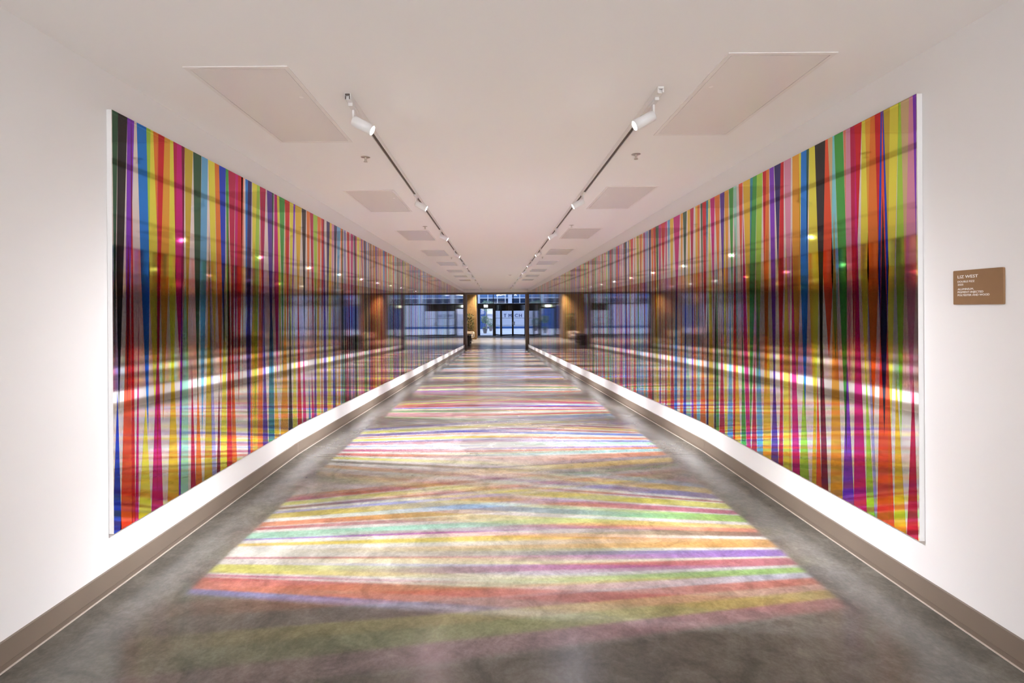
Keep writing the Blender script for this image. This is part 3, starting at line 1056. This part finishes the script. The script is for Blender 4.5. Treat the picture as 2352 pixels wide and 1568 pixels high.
struct(bm_obj('wall_lobby_front', bm, M['lob_wall']), 'lobby wall around the passage opening')


def fx(zx, y=YFAC):
    return (1000 + zx / 6.818 - 1137.9) / 1110.0 * y + CAM.x


def fz(zy, y=YFAC):
    return CAM.z - (600 + zy / 6.818 - 708.7) / 1110.0 * y


# entrance glazing
zt = fz(672)
gz = thing('window_1', 'anthracite framed glazing with transom lights above the entrance doors', 'window')
del gz['category']
gz['kind'] = 'structure'
bm = bmesh.new()
bx(bm, -LX, LX, YFAC - 0.06, YFAC + 0.06, zt - 0.07, zt + 0.07)
bm_obj('transom_bar', bm, M['frame'], gz)
bm = bmesh.new()
bx(bm, -LX, LX, YFAC - 0.06, YFAC + 0.06, LC - 0.1, LC)
bm_obj('head_bar', bm, M['frame'], gz)
muls = [fx(909), fx(1218)]
muls += [fx(660) - 1.55 * k for k in range(0, 5)] + [fx(1400) + 1.55 * k for k in range(1, 5)]
for x in muls:
    box('mullion', x - 0.035, x + 0.035, YFAC - 0.05, YFAC + 0.05, zt + 0.07, LC - 0.1, M['frame'], gz)
xs_ = sorted(muls)
for a, b in zip(xs_[:-1], xs_[1:]):
    box('pane', a + 0.035, b - 0.035, YFAC - 0.006, YFAC + 0.006, zt + 0.07, LC - 0.1, M['glass'], gz)
for k, (x0, x1) in enumerate(((-LX, fx(660)), (fx(1408), LX))):
    g2 = thing('window_%d' % (k + 2), ['fixed glazing of the entrance front left of the side door', 'fixed glazing of the entrance front right of the revolving door'][k], 'window')
    del g2['category']
    g2['kind'] = 'structure'
    n = 5
    for i in range(n + 1):
        x = x0 + (x1 - x0) * i / n
        box('mullion', x - 0.04, x + 0.04, YFAC - 0.05, YFAC + 0.05, ZLOB, zt - 0.07, M['frame'], g2)
        if i < n:
            xn = x0 + (x1 - x0) * (i + 1) / n
            box('pane', x + 0.04, xn - 0.04, YFAC - 0.006, YFAC + 0.006, ZLOB + 0.08, zt - 0.07, M['glass'], g2)
            box('bottom_rail', x + 0.04, xn - 0.04, YFAC - 0.04, YFAC + 0.04, ZLOB, ZLOB + 0.08, M['frame'], g2)

# side door with leaf standing open to the street
d1 = thing('door_1', 'anthracite side door with tall glass pane under the exit sign', 'door')
del d1['category']
d1['kind'] = 'structure'
dx0, dx1, dzt = fx(700), fx(897), fz(742)
box('jamb', fx(655), dx0, YFAC - 0.1, YFAC + 0.06, ZLOB, zt - 0.07, M['frame'], d1)
box('jamb', dx1, fx(945), YFAC - 0.1, YFAC + 0.06, ZLOB, zt - 0.07, M['frame'], d1)
box('header_panel', dx0, dx1, YFAC - 0.1, YFAC + 0.06, dzt, zt - 0.07, M['frame'], d1)
box('pane', dx0, dx1, YFAC - 0.006, YFAC + 0.006, ZLOB + 0.03, dzt, M['glass'], d1)
box('threshold', dx0, dx1, YFAC - 0.06, YFAC + 0.06, ZLOB, ZLOB + 0.03, M['frame'], d1)
ex = thing('exit_sign', 'glowing pale exit sign box above the side door', 'exit sign', (fx(791), YFAC - 0.16, fz(702)))
hw, hh = (fx(822) - fx(760)) / 2, (fz(683) - fz(722)) / 2
box('face', -hw, hw, -0.02, 0.0, -hh, hh, M['exit'], ex, 0.008)
box('casing', -hw - 0.02, hw + 0.02, 0.0, 0.06, -hh - 0.02, hh + 0.02, M['frame'], ex)

# revolving door
d2 = thing('door_2', 'anthracite revolving door with drum header and glass leaves', 'door')
del d2['category']
d2['kind'] = 'structure'
rz = fz(776)
rx0, rx1 = fx(945), fx(1400)
rc = Vector(((rx0 + rx1) / 2, YFAC, 0))
rr_ = (rx1 - rx0) / 2
bm = bmesh.new()
lathe(bm, [(rr_, rz), (rr_, zt - 0.07)], 36, Matrix.Translation((rc.x, rc.y, 0)))
bm_obj('drum_header', bm, M['frame'], d2)
zb_ = ZLOB + 0.02
for a, b, ya, yb in ((fx(945), fx(1012), YFAC, YFAC - 0.9), (fx(1040), fx(1196), YFAC - 1.0, YFAC - 0.45), (fx(1221), fx(1386), YFAC - 0.45, YFAC - 0.9)):
    def quad(xa, xb, za, zb2, th):
        p0, p1 = Vector((a, ya, 0)), Vector((b, yb, 0))
        d = (p1 - p0)
        A = p0 + d * ((xa - a) / (b - a))
        B = p0 + d * ((xb - a) / (b - a))
        nrm = Vector((-d.y, d.x, 0)).normalized() * th
        pts = []
        for P in (A - nrm, B - nrm, B + nrm, A + nrm):
            pts.append((P.x, P.y))
        vs = [(x, y, za) for x, y in pts] + [(x, y, zb2) for x, y in pts]
        return vs, [(0, 1, 2, 3), (7, 6, 5, 4), (0, 4, 5, 1), (1, 5, 6, 2), (2, 6, 7, 3), (3, 7, 4, 0)]
    mesh_obj('leaf_pane', *quad(a, b, zb_ + 0.12, rz, 0.005), M['glass'], d2)
    mesh_obj('leaf_bottom_rail', *quad(a, b, zb_, zb_ + 0.12, 0.02), M['frame'], d2)
    for zz in (890, 1000):
        sv, _ = quad(a + 0.02, b - 0.02, fz(zz) - 0.025, fz(zz) + 0.025, 0.008)
        mesh_obj('safety_strip', [sv[0], sv[1], sv[5], sv[4]], [(0, 1, 2, 3)], M['strip'], d2)
for x0, x1, y in ((1010, 1042, YFAC - 0.95), (1194, 1222, YFAC - 0.45), (1384, 1402, YFAC - 0.9)):
    box('stile', fx(x0), fx(x1), y - 0.05, y + 0.05, ZLOB, rz, M['frame'], d2)
box('push_plate', fx(1204), fx(1240), YFAC - 0.56, YFAC - 0.52, fz(995), fz(945), M['strip'], d2)
tag(box('entrance_mat', fx(640) + 0.35, fx(1420), YFAC - 3.2, YFAC - 1.3, ZLOB, ZLOB + 0.012, M['mat'], None, 0.004), 'dark grey entrance mat in front of the doors', 'mat')

# slatted oak pier
XO0, XO1, YO = -3.5, fx(640, 40.0), 40.0
op = thing('slatted_wood_pier', 'wide oak slatted pier standing left of the entrance', 'pier', ((XO0 + XO1) / 2, YO, ZLOB))
ox = (XO1 - XO0) / 2
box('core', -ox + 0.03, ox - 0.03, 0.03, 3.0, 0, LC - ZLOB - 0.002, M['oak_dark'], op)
ns = 26
for i in range(ns):
    x = -ox + (2 * ox) * (i + 0.5) / ns
    box('slat', x - 0.026, x + 0.026, -0.01, 0.03, 0.0, LC - ZLOB - 0.45, M['oak'], op)
for i in range(24):
    y = 0.06 + i * 0.12
    box('slat', ox - 0.03, ox + 0.01, y - 0.04, y + 0.04, 0.0, LC - ZLOB - 0.45, M['oak'], op)
box('capital', -ox - 0.02, ox + 0.02, -0.02, 3.0, LC - ZLOB - 0.45, LC - ZLOB - 0.001, M['oak'], op)

# tub chair
ch = thing('tub_armchair', 'cream rounded tub armchair beside the slatted pier', 'armchair', (fx(612, 38.0) - 0.40, 38.0, ZLOB))
bm = bmesh.new()
seg = 22
prof = [(0.40, 0.30), (0.40, 0.66), (0.37, 0.72), (0.31, 0.72), (0.28, 0.66), (0.28, 0.30)]
ring = []
for i in range(seg + 1):
    a = math.radians(-35 + 250 * i / seg)
    ring.append([bm.verts.new((r * math.cos(a), r * math.sin(a), z - (0.10 if (i < 3 or i > seg - 3) and z > 0.5 else 0))) for r, z in prof])
for i in range(seg):
    for j in range(len(prof)):
        k = (j + 1) % len(prof)
        bm.faces.new((ring[i][j], ring[i][k], ring[i + 1][k], ring[i + 1][j]))
bm.faces.new(ring[0])
bm.faces.new(ring[-1][::-1])
bm_obj('backrest', bm, M['chair'], ch, True)
bm = bmesh.new()
lathe(bm, [(0.0, 0.24), (0.33, 0.24), (0.36, 0.28), (0.36, 0.40), (0.32, 0.45), (0.0, 0.46)], 28, cap=False)
bm_obj('seat', bm, M['chair'], ch, True)
for a in (45, 135, 225, 315):
    bm = bmesh.new()
    lathe(bm, [(0.014, 0.0), (0.022, 0.26)], 10, Matrix.Translation((0.27 * math.cos(math.radians(a)), 0.27 * math.sin(math.radians(a)), 0)))
    bm_obj('leg', bm, M['wood'], ch)

# walnut console table
cx1 = fx(548, 34.0)
ct = thing('console_table', 'dark walnut console table just inside the lobby on the left', 'console table', (cx1 - 0.3, 34.2, ZLOB))
box('top', -0.3, 0.3, -1.2, 1.2, 0.64, 0.69, M['wood'], ct, 0.006)
for y in (-1.17, 1.12):
    box('side_panel', -0.28, 0.29, y, y + 0.05, 0.0, 0.64, M['wood'], ct)
box('shelf', -0.28, 0.27, -1.12, 1.12, 0.16, 0.20, M['wood'], ct)
box('back_panel', -0.29, -0.27, -1.12, 1.12, 0.20, 0.64, M['wood'], ct)


def leaf_cloud(name, rnd, n, shape, size, mat, parent):
    V, F = [], []
    for i in range(n):
        p, nrm = shape(rnd)
        d = Vector((rnd.uniform(-1, 1), rnd.uniform(-1, 1), rnd.uniform(-0.6, 1))) + nrm * 0.8
        d.normalize()
        side = d.cross(Vector((rnd.uniform(-1, 1), rnd.uniform(-1, 1), rnd.uniform(-1, 1)))).normalized()
        up = d.cross(side).normalized()
        L = size * rnd.uniform(0.7, 1.3)
        w = L * 0.24
        k = len(V)
        V += [tuple(p), tuple(p + d * L * 0.5 + side * w + up * w * 0.3), tuple(p + d * L), tuple(p + d * L * 0.5 - side * w + up * w * 0.3), tuple(p + d * L * 0.5 - up * 0.004)]
        F += [(k, k + 1, k + 4), (k + 1, k + 2, k + 4), (k + 2, k + 3, k + 4), (k + 3, k, k + 4)]
    return mesh_obj(name, V, F, mat, parent)


def ball(c, r, sq=1.0):
    def f(rnd):
        d = Vector((rnd.gauss(0, 1), rnd.gauss(0, 1), rnd.gauss(0, 1))).normalized()
        q = r * rnd.uniform(0.65, 1.0)
        return Vector((c[0] + d.x * q, c[1] + d.y * q, c[2] + d.z * q * sq)), d
    return f


rnd = random.Random(5)
ip = thing('potted_plant', 'tall leafy green plant in a pot behind the cream armchair', 'plant', (fx(535, 39.2), 39.3, ZLOB))
bm = bmesh.new()
lathe(bm, [(0.16, 0.0), (0.22, 0.42), (0.22, 0.46), (0.19, 0.46), (0.18, 0.38), (0.0, 0.38)], 20, cap=False)
bm_obj('pot', bm, M['pot'], ip, True)
for i in range(5):
    a = i * 1.3
    bm = bmesh.new()
    lathe(bm, [(0.012, 0.38), (0.007, 1.75)], 7, Matrix.Rotation(0.10, 4, Vector((math.cos(a), math.sin(a), 0))))
    bm_obj('stem', bm, M['stem'], ip)


def col(rnd):
    z = rnd.uniform(0.75, 2.05)
    a = rnd.uniform(0, 6.28)
    r = 0.30 * rnd.random() ** 0.5 * (1.2 - abs(z - 1.2) * 0.5)
    return Vector((r * math.cos(a), r * math.sin(a), z)), Vector((math.cos(a), math.sin(a), 0.4))


leaf_cloud('foliage', rnd, 260, col, 0.15, M['leaf'], ip)

# lobby ceiling lamps
for i, (x, y) in enumerate(((-1.3, 39.4), (1.2, 36.5), (-4.6, 36.5), (4.8, 37.5))):
    dl = thing('lobby_downlight', ['warm lobby downlight washing the slatted pier', 'lobby downlight over the middle of the lobby floor', 'lobby downlight at the far left of the lobby', 'lobby downlight at the right of the lobby'][i], 'downlight', (x, y, LC), 'lobby downlights')
    bm = bmesh.new()
    lathe(bm, [(0.10, -0.012), (0.10, 0.0)], 20)
    bm_obj('trim_ring', bm, M['track'], dl)
    bm = bmesh.new()
    lathe(bm, [(0.0, -0.014), (0.085, -0.014)], 20, cap=False)
    bm_obj('lens', bm, M['lens'], dl)
    ld = bpy.data.lights.new('downlight_beam', 'SPOT')
    ld.energy = 260
    ld.color = (1.0, 0.80, 0.58)
    ld.spot_size = math.radians(95)
    ld.spot_blend = 0.8
    ld.shadow_soft_size = 0.08
    lo = bpy.data.objects.new('downlight_beam', ld)
    C.objects.link(lo)
    lo.parent = dl
    lo.location = (0, 0, -0.05)

# ------------------------------------------------------------------ the street outside
struct(box('floor_street', -30, 30, YFAC + 0.3, 64.5, ZLOB - 0.3, ZLOB - 0.02, M['pave']), 'pale paving of the street outside')
YH = 61.5
hb = thing('street_hoarding', 'pale site hoarding with large navy letters across the street', 'hoarding', (0, YH, ZLOB))
ZH0, ZH1 = 0.0, fz(690, YH) - ZLOB
n = 14
for i in range(n):
    x0 = -1.2 + i * 1.3
    box('board', x0 + 0.006, x0 + 1.294, 0, 0.06, 0.25, ZH1, M['hoard'], hb)
box('plinth', -1.2, 17.0, -0.03, 0.06, 0.0, 0.25, M['hoard_blue'], hb)
for chx, a, b in (('T', 1071, 1111), ('M', 1146, 1192), ('I', 1204, 1214), ('C', 1243, 1290), ('H', 1309, 1353)):
    x0, x1 = fx(a, YH), fx(b, YH)
    o = text_mesh('letter', chx, M['ink'], hb, 0.02, 0.01)
    xs = [v.co.x for v in o.data.vertices]
    ys = [v.co.y for v in o.data.vertices]
    zb0, zb1 = fz(876, YH) - ZLOB, fz(826, YH) - ZLOB
    sx, sy = (x1 - x0) / (max(xs) - min(xs)), (zb1 - zb0) / (max(ys) - min(ys))
    R = Matrix(((1, 0, 0, 0), (0, 0, -1, 0), (0, 1, 0, 0), (0, 0, 0, 1)))
    o.data.transform(Matrix.Translation((x0, -0.015, zb0)) @ R @ Matrix.Diagonal((sx, sy, 1, 1)) @ Matrix.Translation((-min(xs), -min(ys), 0)))
b2 = thing('blue_hoarding', 'deep blue street hoarding seen through the side door', 'hoarding', (-1.25, YH - 1.0, ZLOB))
for i in range(10):
    box('board', -(i + 1) * 1.3 + 0.006, -i * 1.3 - 0.006, 0, 0.06, 0.0, ZH1, M['hoard_blue'], b2)

YBL = 66.0
bl = thing('office_building', 'pale office building with white barred blue windows across the street', 'building', (0, YBL, ZLOB))
rel = -ZLOB
z_sill, z_bar, z_top = fz(657, YBL) + rel, fz(576, YBL) + rel, fz(470, YBL) + rel
box('lower_wall', -26, 26, 0, 0.4, 0, z_sill, M['facade'], bl)
box('upper_wall', -26, 26, 0, 0.4, z_top, z_top + 6.0, M['facade'], bl)
cols = [(fx(640, YBL), fx(690, YBL)), (fx(1140, YBL), fx(1200, YBL))]
x = fx(1200, YBL)
pit = cols[1][0] - cols[0][0]
wid = cols[1][1] - cols[1][0]
allc = [(cols[1][0] + k * pit, cols[1][1] + k * pit) for k in range(-6, 6)]
for a, b in allc:
    if a < -26 or b > 26:
        continue
    box('column', a, b, -0.05, 0.4, z_sill, z_top, M['facade'], bl)
for (a0, a), (b, b0) in zip(allc[:-1], allc[1:]):
    if a < -26 or b > 26:
        continue
    w = box('window', a, b, 0.15, 0.2, z_bar, z_top, M['facade_win'], bl)
    box('window', a, b, 0.15, 0.2, z_sill, z_bar, M['facade_low'], bl)
    box('sash_bar', a, b, 0.08, 0.15, z_bar - 0.05, z_bar + 0.05, M['white_bar'], w)
    for t in (0.28, 0.62, 0.9):
        xx = a + (b - a) * t
        box('sash_bar', xx - 0.05, xx + 0.05, 0.06, 0.145, z_sill + 0.002, z_top - 0.002, M['white_bar'], w)
box('sill', -26, 26, -0.08, 0.2, z_sill - 0.06, z_sill, M['white_bar'], bl)
nn = thing('neon_sign', 'row of small white neon strokes high on the office building', 'neon sign', (0, YBL - 0.12, 0))
for a, b, c, d in ((962, 975, 540, 516), (976, 984, 516, 532), (985, 1000, 540, 516), (1003, 1012, 520, 538), (1013, 1030, 538, 530), (1036, 1052, 534, 518), (1056, 1072, 530, 514), (1074, 1086, 514, 530), (1092, 1106, 530, 516), (1240, 1252, 538, 518), (1254, 1272, 518, 540)):
    p0, p1 = Vector((fx(a, YBL), 0, fz(c, YBL))), Vector((fx(b, YBL), 0, fz(d, YBL)))
    dd = p1 - p0
    bm = bmesh.new()
    lathe(bm, [(0.045, 0.0), (0.045, dd.length)], 8, Matrix.Translation(p0) @ Vector((0, 0, 1)).rotation_difference(dd.normalized()).to_matrix().to_4x4())
    bm_obj('neon_stroke', bm, M['neon'], nn)
box('support_rail', fx(955, YBL), fx(1280, YBL), 0.0, 0.05, fz(512, YBL), fz(506, YBL), M['frame'], nn)

for name, lab, zx, zy0, y, pr, ballr, bz in (('topiary_tree', 'ball topiary in a grey pot outside the side door', 776, 1125, 50.0, 0.26, 0.36, 1.42),
                                            ('topiary_tree', 'rounder low bush in a pot behind the ball topiary', 866, 1050, 55.0, 0.24, 0.42, 0.95)):
    tt = thing(name, lab, 'plant', (fx(zx, y), y, ZLOB - 0.02), 'street topiary')
    bm = bmesh.new()
    lathe(bm, [(pr * 0.6, 0.0), (pr, 0.45), (pr, 0.52), (pr * 0.86, 0.52), (pr * 0.8, 0.42), (0.0, 0.42)], 20, cap=False)
    bm_obj('pot', bm, M['pot'], tt, True)
    bm = bmesh.new()
    lathe(bm, [(0.025, 0.42), (0.02, bz)], 8)
    bm_obj('trunk', bm, M['stem'], tt)
    leaf_cloud('crown', rnd, 420, ball((0, 0, bz), ballr), 0.14, M['leaf_out'], tt)
    leaf_cloud('underplanting', rnd, 120, ball((0, 0, 0.55), 0.24, 0.4), 0.12, M['leaf_out'], tt)
st = thing('street_tree', 'loose pale street tree behind the topiary outside', 'tree', (fx(800, 57), 57.0, ZLOB - 0.02))
bm = bmesh.new()
lathe(bm, [(0.07, 0.0), (0.05, 1.6), (0.03, 2.8)], 10)
bm_obj('trunk', bm, M['stem'], st)
leaf_cloud('crown', rnd, 500, ball((0.1, 0, 2.85), 0.85, 0.75), 0.17, M['leaf_out'], st)
